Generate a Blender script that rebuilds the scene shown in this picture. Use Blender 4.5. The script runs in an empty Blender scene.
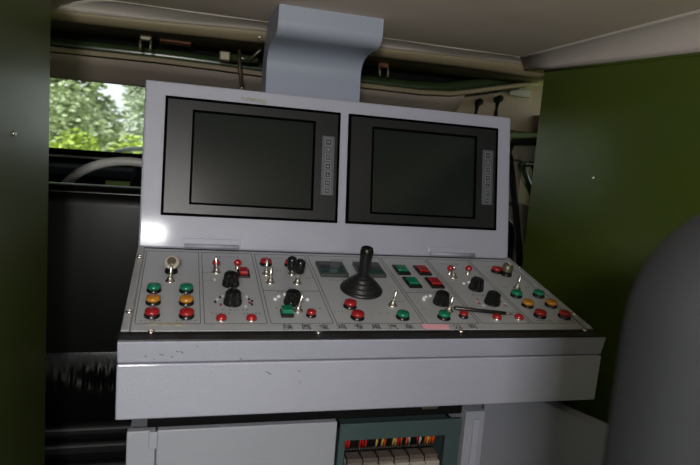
import bpy, bmesh, math, random
from mathutils import Vector, Matrix
random.seed(7)
col = bpy.context.scene.collection
PI = math.pi
WORLD = {}          # world matrix of every empty / thing root

# ------------------------------------------------------------------ materials
def mat(name, color, rough=0.5, metal=0.0, spec=0.5, noise=0.06, nscale=30.0, bump=0.0, bscale=200.0, coat=0.0, stretch=None):
    m = bpy.data.materials.new(name); m.use_nodes = True
    nt = m.node_tree; b = nt.nodes['Principled BSDF']
    tc = nt.nodes.new('ShaderNodeTexCoord')
    mp = nt.nodes.new('ShaderNodeMapping'); nt.links.new(tc.outputs['Object'], mp.inputs['Vector'])
    if stretch: mp.inputs['Scale'].default_value = stretch
    nz = nt.nodes.new('ShaderNodeTexNoise'); nz.inputs['Scale'].default_value = nscale; nz.inputs['Detail'].default_value = 4
    nt.links.new(mp.outputs['Vector'], nz.inputs['Vector'])
    cr = nt.nodes.new('ShaderNodeMix'); cr.data_type = 'RGBA'
    c = Vector(color[:3])
    cr.inputs[6].default_value = (*[max(0, x*(1-noise)) for x in c], 1)
    cr.inputs[7].default_value = (*[min(1, x*(1+noise)) for x in c], 1)
    nt.links.new(nz.outputs['Fac'], cr.inputs[0])
    nt.links.new(cr.outputs[2], b.inputs['Base Color'])
    b.inputs['Roughness'].default_value = rough; b.inputs['Metallic'].default_value = metal
    b.inputs['Specular IOR Level'].default_value = spec
    b.inputs['Coat Weight'].default_value = coat; b.inputs['Coat Roughness'].default_value = 0.10
    if bump:
        bz = nt.nodes.new('ShaderNodeTexNoise'); bz.inputs['Scale'].default_value = bscale; bz.inputs['Detail'].default_value = 3
        nt.links.new(mp.outputs['Vector'], bz.inputs['Vector'])
        bp = nt.nodes.new('ShaderNodeBump'); bp.inputs['Strength'].default_value = bump; bp.inputs['Distance'].default_value = 0.002
        nt.links.new(bz.outputs['Fac'], bp.inputs['Height']); nt.links.new(bp.outputs['Normal'], b.inputs['Normal'])
    return m

def s2l(r, g, b):
    f = lambda v: ((v/255+0.055)/1.055)**2.4 if v/255 > 0.04045 else v/255/12.92
    return (f(r), f(g), f(b))

M = {
 'paint':   mat('grey_paint', s2l(170,171,187), .42, bump=.5, bscale=330, coat=.16, noise=.03, nscale=12),
 'paint_lo':mat('grey_cabinet_paint', s2l(160,162,172), .45, bump=.2, bscale=420, noise=.03, nscale=9),
 'paint_duct':mat('grey_duct_paint', s2l(152,158,176), .5, bump=.1, bscale=300, noise=.03, nscale=9),
 'deck':    mat('satin_aluminium', s2l(193,196,200), .38, metal=.25, noise=.05, nscale=60, bump=.05, bscale=600, stretch=(1,.08,1)),
 'tray':    mat('grey_tray', s2l(165,165,167), .3, noise=.08, nscale=40, bump=.1, coat=.3),
 'rubber':  mat('black_rubber', s2l(26,26,27), .42, noise=.2, bump=.1),
 'black':   mat('black_plastic', s2l(20,20,21), .26, noise=.1),
 'blackmatt': mat('matt_black', s2l(11,11,12), .8, spec=.2, noise=.2),
 'bezel':   mat('black_bezel', s2l(27,28,31), .33, spec=.42, noise=.1, bump=.12, bscale=900),
 'gasket':  mat('black_gasket', s2l(5,5,6), .95, spec=.03),
 'screen':  mat('dark_screen', s2l(27,33,31), .18, spec=.32, noise=.12, nscale=7),
 'keystrip':mat('grey_key_strip', s2l(88,90,96), .4),
 'key':     mat('dark_key', s2l(52,54,60), .4),
 'keyink':  mat('pale_key_print', s2l(150,152,158), .5),
 'chrome':  mat('chrome', (.86,.83,.78), .26, metal=1, noise=.05),
 'brass':   mat('pale_brass', (.82,.74,.64), .3, metal=.6, noise=.05),
 'red':     mat('red_lens', (.36,.010,.014), .25, spec=.6, coat=.4),
 'green':   mat('green_lens', (.004,.19,.095), .25, spec=.6, coat=.4),
 'amber':   mat('amber_lens', (.55,.22,.018), .25, spec=.6, coat=.4),
 'ink':     mat('black_print', s2l(30,30,32), .7),
 'greyink': mat('grey_print', s2l(84,84,86), .7),
 'whiteink':mat('white_print', s2l(245,245,245), .5),
 'redink':  mat('red_print', s2l(165,30,40), .6),
 'meter':   mat('meter_frame', s2l(66,70,69), .4),
 'meterglass': mat('meter_window', s2l(40,74,68), .2, coat=.5),
 'meterwin': mat('grey_meter_window', s2l(52,60,58), .2, coat=.3),
 'pink':    mat('pink_tape', s2l(255,182,194), .7, bump=.2),
 'yellow':  mat('yellow_chalk', s2l(182,178,120), .8, noise=.2, nscale=300),
 'green_wall': mat('green_gloss_paint', (.060,.088,.013), .28, spec=.28, noise=.10, nscale=5, bump=.22, bscale=260),
 'green_wall_l': mat('olive_paint', (.066,.086,.020), .40, spec=.28, noise=.08, nscale=5, bump=.12, bscale=260, stretch=(1,4,.3)),
 'ceiling': mat('headliner_fabric', s2l(232,212,204), .9, noise=.10, nscale=6, bump=.2, bscale=500),
 'cove':    mat('beige_cove_trim', s2l(205,193,188), .75, noise=.05, nscale=8, bump=.15, bscale=300),
 'trim':    mat('tan_trim', s2l(140,126,102), .55, noise=.06, nscale=20, bump=.1),
 'visor':   mat('brown_grey_vinyl', s2l(146,132,122), .8, noise=.06, nscale=15, bump=.2, bscale=400),
 'liner':   mat('brown_headliner', s2l(98,84,72), .9, noise=.1),
 'cabtrim': mat('beige_cab_trim', s2l(130,116,94), .6, noise=.08, nscale=14, bump=.15),
 'cabgreen':mat('dark_green_paint', (.034,.054,.022), .25, noise=.1),
 'leather': mat('black_leather', s2l(9,9,9), .27, spec=.22, noise=.2, nscale=20, bump=.12, bscale=140),
 'leather_back': mat('matt_black_leather', s2l(9,9,9), .36, spec=.16, noise=.2, nscale=20, bump=.06, bscale=220),
 'cloth':   mat('charcoal_cloth', s2l(21,23,27), .85, noise=.06, nscale=40, bump=.15, bscale=600),
 'wheel':   mat('grey_wheel_rim', s2l(205,204,198), .4),
 'dash':    mat('dark_dash', s2l(13,13,13), .95, spec=.05, bump=.1),
 'dashgreen': mat('dash_green', s2l(96,116,48), .5),
 'teal':    mat('teal_grey_paint', s2l(66,84,84), .5, noise=.05, bump=.1),
 'relay':   mat('brown_relay', s2l(98,86,80), .4),
 'relaybase': mat('beige_relay_base', s2l(168,160,148), .5),
 'wirered': mat('red_wire', (.52,.02,.015), .4), 'wireyellow': mat('yellow_wire', s2l(205,172,92), .4),
 'wireblack': mat('black_wire', s2l(18,18,18), .4), 'wireorange': mat('orange_wire', s2l(222,92,28), .4), 'wirewhite': mat('white_wire', s2l(190,190,185), .4),
 'darkrod': mat('dark_brown_rod', s2l(70,56,44), .45),
 'rust':    mat('rust_brown', s2l(112,66,40), .6, noise=.2),
 'steel':   mat('dull_steel', (.20,.18,.13), .45, metal=.7, noise=.1),
 'lightpad':mat('grey_lamp_lens', s2l(128,125,114), .5),
 'floor':   mat('dark_floor_mat', s2l(40,40,40), .8, noise=.2, bump=.3, bscale=80),
 'leaf':    mat('leaf_green', (.44,.50,.30), .6, noise=.5, nscale=1.2),
 'leafhaze':mat('leaf_haze', (.50,.55,.44), .6, noise=.45, nscale=.9),  # leaf colour paled to carry the haze over the foliage
 'leaflime':mat('leaf_lime', (.42,.52,.10), .6, noise=.35, nscale=1.5),
 'bark':    mat('bark', (.12,.09,.06), .9, noise=.3),
 'ground':  mat('meadow_ground', (.34,.42,.10), .9, noise=.3, nscale=.6),
}
def glass_mat(name):
    m = bpy.data.materials.new(name); m.use_nodes = True; nt = m.node_tree; nt.nodes.clear()
    o = nt.nodes.new('ShaderNodeOutputMaterial'); mx = nt.nodes.new('ShaderNodeMixShader')
    t = nt.nodes.new('ShaderNodeBsdfTransparent'); g = nt.nodes.new('ShaderNodeBsdfGlossy')
    g.inputs['Roughness'].default_value = .02; t.inputs['Color'].default_value = (.94,.97,.95,1)
    fr = nt.nodes.new('ShaderNodeFresnel'); fr.inputs['IOR'].default_value = 1.45
    nt.links.new(fr.outputs[0], mx.inputs[0]); nt.links.new(t.outputs[0], mx.inputs[1]); nt.links.new(g.outputs[0], mx.inputs[2])
    nt.links.new(mx.outputs[0], o.inputs['Surface']); return m
M['glass'] = glass_mat('clear_glass')

# ------------------------------------------------------------------ mesh helpers
def box(bm, c, s, bev=0.0, rot=None, seg=2):
    t = bmesh.new(); bmesh.ops.create_cube(t, size=1)
    for v in t.verts: v.co = Vector((v.co.x*s[0], v.co.y*s[1], v.co.z*s[2]))
    if bev: bmesh.ops.bevel(t, geom=list(t.edges), offset=bev, segments=seg, affect='EDGES', profile=.5)
    R = rot or Matrix.Identity(3)
    for v in t.verts: v.co = R @ v.co + Vector(c)
    merge(bm, t)
def merge(bm, t):
    me = bpy.data.meshes.new('tmp'); t.to_mesh(me); t.free(); bm.from_mesh(me); bpy.data.meshes.remove(me)
def lathe(bm, prof, c=(0,0,0), rot=None, n=24):          # prof: [(r, z)] from bottom to top, closed at both ends
    R = rot or Matrix.Identity(3); c = Vector(c); rings = []
    for r, z in prof:
        rings.append([bm.verts.new(R @ Vector((r*math.cos(2*PI*i/n), r*math.sin(2*PI*i/n), z)) + c) for i in range(n)])
    for a, b in zip(rings, rings[1:]):
        for i in range(n):
            f = bm.faces.new((a[i], a[(i+1)%n], b[(i+1)%n], b[i])); f.smooth = True
    bm.faces.new(rings[0][::-1]); bm.faces.new(rings[-1])
def tube(bm, pts, r, n=10, closed=False):
    pts = [Vector(p) for p in pts]; rings = []; N = len(pts)
    up = Vector((0,0,1))
    for i, p in enumerate(pts):
        d = (pts[(i+1)%N]-pts[i-1]) if closed else (pts[min(i+1,N-1)]-pts[max(i-1,0)])
        d.normalize()
        a = d.cross(up)
        if a.length < .05: a = d.cross(Vector((0,1,0)))
        a.normalize(); b = a.cross(d)
        rr = r[i] if isinstance(r, (list,tuple)) else r
        rings.append([bm.verts.new(p + a*rr*math.cos(2*PI*k/n) + b*rr*math.sin(2*PI*k/n)) for k in range(n)])
    pairs = list(zip(rings, rings[1:])) + ([(rings[-1], rings[0])] if closed else [])
    for A, B in pairs:
        for k in range(n):
            f = bm.faces.new((A[k], A[(k+1)%n], B[(k+1)%n], B[k])); f.smooth = True
    if not closed: bm.faces.new(rings[0][::-1]); bm.faces.new(rings[-1])
def prism(bm, poly, x0, x1, bev=0.0):                     # poly of (y, z), extruded along x
    t = bmesh.new()
    A = [t.verts.new((x0, y, z)) for y, z in poly]; B = [t.verts.new((x1, y, z)) for y, z in poly]
    n = len(poly)
    t.faces.new(A[::-1]); t.faces.new(B)
    for i in range(n): t.faces.new((A[i], A[(i+1)%n], B[(i+1)%n], B[i]))
    bmesh.ops.recalc_face_normals(t, faces=t.faces)
    if bev: bmesh.ops.bevel(t, geom=list(t.edges), offset=bev, segments=2, affect='EDGES', profile=.5)
    merge(bm, t)
def slab_poly(bm, pts, off):                              # a 3-D polygon given thickness by an offset vector
    t = bmesh.new(); off = Vector(off)
    A = [t.verts.new(Vector(p)) for p in pts]; B = [t.verts.new(Vector(p)+off) for p in pts]; n = len(pts)
    t.faces.new(A[::-1]); t.faces.new(B)
    for i in range(n): t.faces.new((A[i], A[(i+1)%n], B[(i+1)%n], B[i]))
    bmesh.ops.recalc_face_normals(t, faces=t.faces); merge(bm, t)
def strip(bm, lines, off):                                # surface through rows of points, with thickness
    t = bmesh.new(); off = Vector(off); L = []
    for row in lines: L.append([(t.verts.new(Vector(p)), t.verts.new(Vector(p)+off)) for p in row])
    R, Cn = len(L), len(L[0])
    for i in range(R-1):
        for j in range(Cn-1):
            for k in (0,1):
                q = [L[i][j][k], L[i+1][j][k], L[i+1][j+1][k], L[i][j+1][k]]
                f = t.faces.new(q if k else q[::-1]); f.smooth = True
    for i in range(R-1):
        for j in (0, Cn-1): t.faces.new((L[i][j][0], L[i+1][j][0], L[i+1][j][1], L[i][j][1]))
    for j in range(Cn-1):
        for i in (0, R-1): t.faces.new((L[i][j][0], L[i][j+1][0], L[i][j+1][1], L[i][j][1]))
    bmesh.ops.recalc_face_normals(t, faces=t.faces); merge(bm, t)
def rounded_rect(w, h, r, n=6):
    P = []
    for cx, cz, a0 in ((w/2-r, h/2-r, 0), (-w/2+r, h/2-r, PI/2), (-w/2+r, -h/2+r, PI), (w/2-r, -h/2+r, 1.5*PI)):
        for i in range(n+1):
            a = a0 + PI/2*i/n; P.append((cx+r*math.cos(a), cz+r*math.sin(a)))
    return P
def cushion(bm, w, h, d, r, edge, n=6):                   # rounded-rectangle pad in the xz plane, thickness d along y, softened edge
    K = 5; rings = []
    for k in range(2*K+2):
        if k <= K: a = PI/2*k/K; ins = edge*(1-math.sin(a)); y = -d/2 + edge*(1-math.cos(a))
        else: a = PI/2*(k-K-1)/K; ins = edge*(1-math.cos(a)); y = d/2 - edge*(1-math.sin(a))
        rings.append([bm.verts.new((x, y, z)) for x, z in rounded_rect(w-2*ins, h-2*ins, max(r-ins, .003), n)])
    m = len(rings[0])
    for A, B in zip(rings, rings[1:]):
        for i in range(m):
            f = bm.faces.new((A[i], A[(i+1)%m], B[(i+1)%m], B[i])); f.smooth = True
    bm.faces.new(rings[0][::-1]); bm.faces.new(rings[-1])

def link(o, parent=None, Mw=None):
    col.objects.link(o)
    Mw = Mw or Matrix.Identity(4)
    if parent is not None:
        o.parent = parent; o.matrix_parent_inverse = Matrix.Identity(4)
        o.matrix_basis = WORLD[parent].inverted() @ Mw
    else: o.matrix_basis = Mw
    WORLD[o] = Mw
    return o
def obj(name, bm, m, parent=None, Mw=None, smooth=False, label=None):
    me = bpy.data.meshes.new(name)
    bmesh.ops.recalc_face_normals(bm, faces=bm.faces)
    bm.to_mesh(me); bm.free()
    me.materials.append(M[m])
    if smooth:
        for p in me.polygons: p.use_smooth = True
    o = link(bpy.data.objects.new(name, me), parent, Mw)
    if label: o['label'] = label
    return o
def fold(ink, host):                                      # printed marks become part of the surface they are printed on
    b = bmesh.new(); b.from_mesh(host.data); n = len(b.faces)
    b.from_mesh(ink.data); b.faces.ensure_lookup_table()
    host.data.materials.append(ink.data.materials[0]); k = len(host.data.materials)-1
    for fc in b.faces[n:]: fc.material_index = k
    b.to_mesh(host.data); b.free(); bpy.data.objects.remove(ink); WORLD.pop(None, None)
def tag(o, label, cat, group=None, kind=None):
    o['label'] = label; o['category'] = cat
    if group: o['group'] = group
    if kind: o['kind'] = kind
    return o
def thing(name, label, cat, loc, group=None):
    o = bpy.data.objects.new(name, None); o.empty_display_size = .05
    link(o, None, Matrix.Translation(loc)); return tag(o, label, cat, group)
def struct(name, bm, m, label=None, cat=None, parent=None, smooth=False):
    o = obj(name, bm, m, parent, None, smooth)
    if parent is None:
        o['kind'] = 'structure'
        if label: o['label'] = label
        if cat: o['category'] = cat
    return o
def again(o, parent, Mw, label=None):                     # a copy sharing the mesh
    c = o.copy(); link(c, parent, Mw)
    if label: c['label'] = label
    return c
T = Matrix.Translation
def B(): return bmesh.new()

# ------------------------------------------------------------------ key frames of the console
Z0 = 0.85
TD, TP = 0.2328, 0.1721
HALF = 0.41
DK = Matrix(((1,0,0,0),(0,math.cos(TD),-math.sin(TD),0),(0,math.sin(TD),math.cos(TD),Z0),(0,0,0,1)))   # local y runs back up the deck, z is its normal
PN = Matrix(((1,0,0,0),(0,math.cos(TP),math.sin(TP),0),(0,-math.sin(TP),math.cos(TP),Z0),(0,0,0,1)))  # local z runs up the leaning panel, -y faces the operator
def dk(x, d, h=0.0): return DK @ T((x, -d, h))
def pn(x, v, h=0.0): return PN @ T((x, -h, v))

# ================================================================== CONSOLE
con = thing('control_console', 'grey steel operator console with sloping switch deck and two-screen upright panel', 'console', (0, -.17, .615))
bm = B(); box(bm, (0, .030, .1674), (.82, .06, .3348), .004)
panel = obj('monitor_panel', bm, 'paint', con, PN)
bm = B()
prism(bm, [(-.348,.768),(-.338,.745),(-.338,.662),(-.02,.654),(.045,.80),(-.002,.843)], -.409, .409, .002)
obj('console_body', bm, 'paint', con)
bm = B(); prism(bm, [(-.354,.7735),(-.3455,.7395),(-.33,.7395),(-.33,.7735)], -.4105, .4105, .0018)
obj('front_lip', bm, 'paint', con)
bm = B(); prism(bm, [(-.3475,.7375),(-.345,.6525),(-.30,.6525),(-.30,.7375)], -.4110, .4110, .0022)
fascia = obj('front_fascia', bm, 'paint', con)
bm = B(); box(bm, (-.09, -.142, .6255), (.56, .240, .055), .002)
obj('gap_shade_rail', bm, 'blackmatt', con, label='support rail painted black as the shade under the console front')  # black colour stands in for the shadow in the gap below the fascia
# switch deck
bm = B(); box(bm, (0, -.1645, -.004), (.818, .325, .008), .002)
obj('deck_tray', bm, 'tray', con, DK)
bm = B(); box(bm, (-.001, -.168, .0005), (.789, .312, .004), .001)
deck = obj('deck_plate', bm, 'deck', con, DK)
bm = B(); box(bm, (0, -.3345, -.0005), (.826, .018, .009), .003)
box(bm, (0, -.3395, -.0030), (.826, .008, .006), .002)
obj('front_strip', bm, 'rubber', con, DK, label='black rubber strip along the deck front')
for sx in (-1, 1):
    bm = B(); box(bm, (sx*.4035, -.165, .003), (.012, .322, .004), .001)
    obj('edge_strip', bm, 'tray', con, DK)
bm = B(); box(bm, (0,-.3395,.7747), (.8205,.0275,.0026), .0010); obj('lip_cover', bm, 'rubber', con, label='black rubber strip on top of the front lip')
# hinges
for x0, x1 in ((-.325,-.212), (.206,.323)):
    bm = B(); box(bm, ((x0+x1)/2, -.002, .0155), (x1-x0, .003, .012), .0008)
    tube(bm, [(x0+.003, -.004, .0065), (x1-.003, -.004, .0065)], .0045)
    h = obj('hinge', bm, 'paint', con, PN)
# printed section frames on the deck (ink lines on the plate)
bm = B()
def pline(x0, d0, x1, d1, w=.0011):
    box(bm, ((x0+x1)/2, -(d0+d1)/2, .00275), (max(abs(x1-x0), w), max(abs(d1-d0), w), .0004))
for a, b in ((-.392,-.295),(-.289,-.191),(-.185,-.081),(-.075,.081),(.087,.187),(.193,.290),(.296,.386)):
    top, bot = .022, .303
    pline(a, top, b, top); pline(a, bot, b, bot); pline(a, top, a, bot); pline(b, top, b, bot)
pline(-.185,.186,-.081,.186); pline(.087,.186,.187,.186)
fold(obj('printed_frame', bm, 'greyink', con, DK), deck)
bm = B()
rnd = random.Random(3)
def caption(x, d, n, w=.0045, g=.0068):
    for i in range(n):
        xx = x + (i-(n-1)/2)*g
        for q in range(3):
            box(bm, (xx+rnd.uniform(-.0014,.0014), -d+rnd.uniform(-.0017,.0017), .00275), (rnd.choice((.0034,.0007)), .0007, .0004) if q else (.0007,.0036,.0004))
for x, d, n in ((-.37,.165,2),(-.317,.165,2),(-.370,.293,5),(-.316,.293,5),(-.24,.040,7),(-.263,.270,5),(-.212,.270,5),(-.24,.258,7),(-.281,.115,3),(-.281,.15,3),(-.135,.04,6),(-.135,.192,8),(-.165,.252,2),
             (-.10,.252,3),(-.145,.10,2),(-.09,.13,3),(-.0,.040,9),(-.037,.137,5),(-.062,.262,3),(.010,.268,1),(.025,.268,1),(.062,.222,3),(.137,.178,7),(.205,.14,2),(.24,.045,6),(.24,.193,5),(.34,.05,5),(.317,.155,2),(.37,.155,2),
             (.325,.293,5),(.372,.293,5),(.10,.252,2),(.175,.25,2),(.235,.262,4),(.275,.262,4)):
    caption(x, d, n)
fold(obj('printed_lettering', bm, 'greyink', con, DK), deck)
# company name along the front of the deck (tape hides two of its characters)
def text_part(s, size, Mw, m, parent, name, label=None):
    cu = bpy.data.curves.new('t', 'FONT'); cu.body = s; cu.size = size; cu.align_x = 'CENTER'; cu.align_y = 'CENTER'; cu.extrude = .00015
    to = bpy.data.objects.new('t', cu); col.objects.link(to)
    dg = bpy.context.evaluated_depsgraph_get(); dg.update()
    me = bpy.data.meshes.new_from_object(to.evaluated_get(dg)); bpy.data.objects.remove(to)
    me.name = name; me.materials.clear(); me.materials.append(M[m])
    o = link(bpy.data.objects.new(name, me), parent, Mw)
    if label: o['label'] = label
    return o
chars = '陕西宝鸡专用汽车有限公司'
for i, c in enumerate(chars):
    x = -.1588 + i*(.1689+.1588)/11
    text_part(c, .0175, DK @ T((x, -.3155, .0030)), 'ink', con, 'printed_character')
# screws
bm = B(); lathe(bm, [(.0052,0),(.0052,.0018),(.0036,.0034),(.001,.0038)], n=14); box(bm, (0,0,.0038), (.006,.0009,.0006))
screw = None
for x, d, h in ((-.4027,.271,.005),(-.3668,.3305,.004),(-.1132,.3345,.004),(.1374,.3335,.004),(.3863,.3325,.004),(.4035,.2725,.005),(-.4027,.06,.005),(.4035,.06,.005)):
    if screw is None: screw = obj('screw', bm, 'chrome', con, dk(x,d,h))
    else: again(screw, con, dk(x,d,h))

# --- repeated controls; every control is a part (its mesh) with sub-parts
def family(specs):
    """specs: list of (name, bm, material); the first is the part, the rest sub-parts. Returns a placer that copies them."""
    proto = {}
    def place(Mw, label=None):
        if not proto:
            p = obj(specs[0][0], specs[0][1], specs[0][2], con, Mw)
            subs = [obj(n, b, m, p, Mw) for n, b, m in specs[1:]]
            proto['p'] = p; proto['s'] = subs
        else:
            p = again(proto['p'], con, Mw); subs = [again(s, p, Mw) for s in proto['s']]
        if label: p['label'] = label
        return p
    return place
def button(color, r=.0112, hc=.0058):
    a = B(); lathe(a, [(r*1.10,0),(r*1.10,.002),(r,.0026),(r,hc)], n=26)
    b = B(); lathe(b, [(r*.99,hc),(r*1.0,hc+.003),(r*.92,hc+.0052),(r*.6,hc+.0062),(r*.12,hc+.0065)], n=26)
    return family([('push_button', a, 'black'), ('button_cap', b, color)])
Z = .0025
place = {c: button(c) for c in ('green','amber','red')}
for c, x, d, where in (('green',-.370,.1842,'far left of the left pair'),('amber',-.3690,.2276,''),('red',-.3683,.271,''),('green',-.3172,.1845,''),('amber',-.3168,.2284,''),('red',-.3162,.2723,''),
                ('green',.3217,.1873,''),('green',.3737,.186,''),('amber',.3235,.2288,''),('amber',.3763,.228,''),('red',.3265,.2694,''),('red',.3779,.2722,''),
                ('red',-.0377,.2367,''),('red',-.0345,.2763,''),('green',.0481,.276,''),('green',.1267,.2758,''),('red',.3366,.0725,''),('red',-.1672,.0643,''),('red',-.1185,.0661,'')):
    place[c](dk(x, d+.007, Z), c + ' round push button')
small = button('red', .0080, .005)
for x, d in ((-.1142,.2765),(.1666,.2793)): small(dk(x,d,Z), 'small red round push button')
a = B(); lathe(a, [(.009,0),(.009,.0018),(.0078,.003)], n=24)
b = B(); lathe(b, [(.0086,.002),(.0086,.004),(.007,.0072),(.004,.0090),(.001,.0096)], n=24)
dome = family([('indicator_lamp', a, 'chrome'), ('lamp_lens', b, 'red')])
for x, d in ((-.2628,.2867),(-.2151,.2867),(.231,.2829),(.2761,.2828)): dome(dk(x,d+.003,Z), 'low domed red indicator lamp')
a = B(); lathe(a, [(.0055,0),(.0055,.002),(.0042,.003),(.0042,.011)], n=18)
b = B(); lathe(b, [(.0066,.0105),(.0072,.0125),(.0066,.0165),(.004,.0195),(.001,.0203)], n=18)
pilot = family([('pilot_lamp', a, 'chrome'), ('lamp_lens', b, 'red')])
for x, d in ((-.2645,.0933),(-.2245,.091),(.2169,.0913),(.2601,.0891)): pilot(dk(x,d+.006,Z), 'small red pilot lamp on a chrome stem')
# toggle switches
def toggle(lean_x, lean_y, ln=.022, cap=False, co=.01):
    a = B(); lathe(a, [(.0085,0),(.0085,.0016),(.0072,.0026),(.0052,.0028),(.0048,.0085),(.003,.0095)], n=20)
    d = Vector((lean_x, lean_y, 1)).normalized()
    b = B(); p0 = Vector((0,0,.007)); p1 = p0 + d*ln
    tube(b, [p0, p0+d*ln*.5, p1-d*.002, p1], [.0019,.0024,.0030,.0022], 10)
    s = [('toggle_switch', a, 'chrome'), ('toggle_lever', b, 'chrome')]
    if cap:
        c = B(); R = d.to_track_quat('Z','Y').to_matrix()
        lathe(c, [(.0075,0),(.0092,.003),(.0096,.020),(.0085,.025),(.004,.0275)], p0+d*co, R, 20)
        s.append(('lever_cap', c, 'black'))
    return family(s)
tg = toggle(-.1, .35); tr = toggle(.32, .35); tu = toggle(.05, .5); tw = toggle(-.1, .2, .016)
for f, x, d in ((tu,-.345,.1542),(tg,-.2637,.1131),(tu,-.1716,.1177),(tu,-.1682,.1527),(tr,-.1334,.2594),(tr,.0437,.2386),(tr,.1466,.259),(tw,.2194,.1121),(tr,.3414,.1622)):
    f(dk(x,d,Z), 'chrome toggle switch')
tc = toggle(-.1, .1, .014, True, .001); tc2 = toggle(.10, .15, .030, True, .013)
tc(dk(-.1213,.1127,Z), 'short toggle switch with a black cap'); tc2(dk(-.1178,.1537,Z), 'tall toggle switch with a black cap')
# rotary knobs
def knob_bm(r=.0142, h=.0235):
    a = B(); n = 40; rings = []
    for k, (f, z) in enumerate(((1.0,0),(1.02,.004),(.90,.010),(.84,h*.8),(.78,h*.94),(.62,h))):
        amp = (.0 if k in (0,5) else .085)
        rings.append([a.verts.new(((r*f*(1+amp*math.cos(10*2*PI*i/n)))*math.cos(2*PI*i/n), (r*f*(1+amp*math.cos(10*2*PI*i/n)))*math.sin(2*PI*i/n), z)) for i in range(n)])
    for A, C in zip(rings, rings[1:]):
        for i in range(n): a.faces.new((A[i], A[(i+1)%n], C[(i+1)%n], C[i]))
    a.faces.new(rings[0][::-1]); a.faces.new(rings[-1])
    return a
sk = B(); lathe(sk, [(.0156,-.0002),(.0156,.0012),(.0146,.0020)], n=28)
pt = B(); box(pt, (0,.0078,.0237), (.0016,.008,.0008))
knob = family([('rotary_knob', knob_bm(), 'black'), ('knob_skirt', sk, 'black'), ('pointer_line', pt, 'greyink')])
for x, d, a in ((-.2407,.1643,20),(-.2415,.2342,-10),(-.1394,.2326,30),(.1433,.2283,-25),(.2461,.1651,10),(.251,.2266,-30)):
    knob(dk(x,d,Z+.0004) @ Matrix.Rotation(math.radians(a),4,'Z'), 'black fluted rotary knob')
# dial marks round the knobs
def studs(name, pts, m, s=.003):
    b = B(); lathe(b, [(s,0),(s,.0012),(s*.7,.0026),(s*.15,.0031)], n=12); o = None
    for x, d in pts: o = again(o, con, dk(x,d,Z)) if o else obj(name, b, m, con, dk(x,d,Z), label='white position dot')
def markbars(name, pts, m, w=.0036, l=.0085):
    b = B()
    for x, d in pts: box(b, (x,-d,Z+.0003), (w,l,.0004))
    fold(obj(name, b, m, con, DK), deck)
studs('dial_dot', [(-.1674,.2187),(-.1598,.2084),(-.1474,.2009),(-.1191,.2094),(-.1101,.2191),(.1144,.2153),(.1170,.208),(.1228,.2025),(.1334,.1986),(.1715,.2166),(.2301,.1421),(.2442,.1365)], 'whiteink', .0036)
markbars('dial_marks', [(-.2665,.222),(-.2570,.209),(-.2160,.211),(-.2205,.245),(.2240,.219),(.2290,.236),(.2690,.209),(.2790,.228),(-.262,.118),(-.268,.145)], 'whiteink')
markbars('dial_marks', [(-.2700,.230),(-.2610,.213),(-.2125,.219),(-.2080,.226),(-.2095,.238)], 'ink')
markbars('dial_marks', [(-.2615,.240),(-.2130,.232),(.2235,.226),(.2760,.235),(.2265,.2135),(.2745,.2165)], 'redink')
# square illuminated buttons
def square(color, w=.025, l=.044, cap=.6):
    a = B(); box(a, (0,0,.0022), (w*1.12, l, .0045), .001)
    b = B(); box(b, (0,0,.0065), (w*.84, l*.60, .005), .0018)
    return family([('square_button', a, 'black'), ('button_cap', b, color)])
sg, sr = square('green'), square('red')
sg(dk(.1125,0.0860,Z), 'green square button, upper row'); sg(dk(.1155,0.1450,Z), 'green square button, lower row')
sr(dk(.1595,0.0860,Z), 'red square button, upper row'); sr(dk(.1635,0.1450,Z), 'red square button, lower row')
a = B(); box(a, (0,0,.0016), (.023,.034,.0032), .0008); b = B(); box(b, (0,.001,.006), (.016,.022,.008), .002)
family([('square_button', a, 'black'), ('button_cap', b, 'red')])(dk(-.2142,.118,Z), 'single red square button behind the fluted knobs')
a = B(); box(a, (0,0,.003), (.021,.022,.006), .001); b = B(); box(b, (0,0,.010), (.0185,.0185,.008), .0015)
family([('square_button', a, 'black'), ('button_cap', b, 'green')])(dk(-.155,.2733,Z), 'small green cube button beside a toggle')
# meters
a = B(); box(a, (0,0,.004), (.056,.062,.008), .0012)
b = B(); box(b, (0,.010,.0083), (.048,.030,.0012), .0003)
c = B(); box(c, (0,-.018,.0084), (.046,.016,.0012), .0003)
mt = family([('panel_meter', a, 'meter'), ('meter_window', b, 'meterwin'), ('meter_label', c, 'meterglass')])
mt(dk(-.0385,.0950,Z), 'dark rectangular panel meter with a greenish window'); mt(dk(.0400,.0935,Z), 'dark rectangular panel meter partly behind the joystick')
# joystick with bellows boot
a = B(); lathe(a, [(.0400,0),(.0405,.0028),(.0375,.0068),(.0335,.0076),(.0345,.0100),(.0312,.0140),(.0270,.0148),(.0280,.0170),(.0245,.0206),(.0200,.0214),(.0207,.0234),(.0170,.0268),(.0124,.0280),(.0120,.0302),(.010,.031)], n=36)
b = B(); lathe(b, [(.0098,.029),(.0102,.033),(.0108,.055),(.0122,.074),(.0126,.081),(.0112,.083),(.0112,.0855),(.0075,.0875)], n=28)
family([('joystick', a, 'rubber'), ('grip', b, 'black')])(dk(.0011,.1765,Z) @ Matrix.Rotation(math.radians(-.5),4,'Y'), 'black joystick with a pleated rubber boot')
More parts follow.
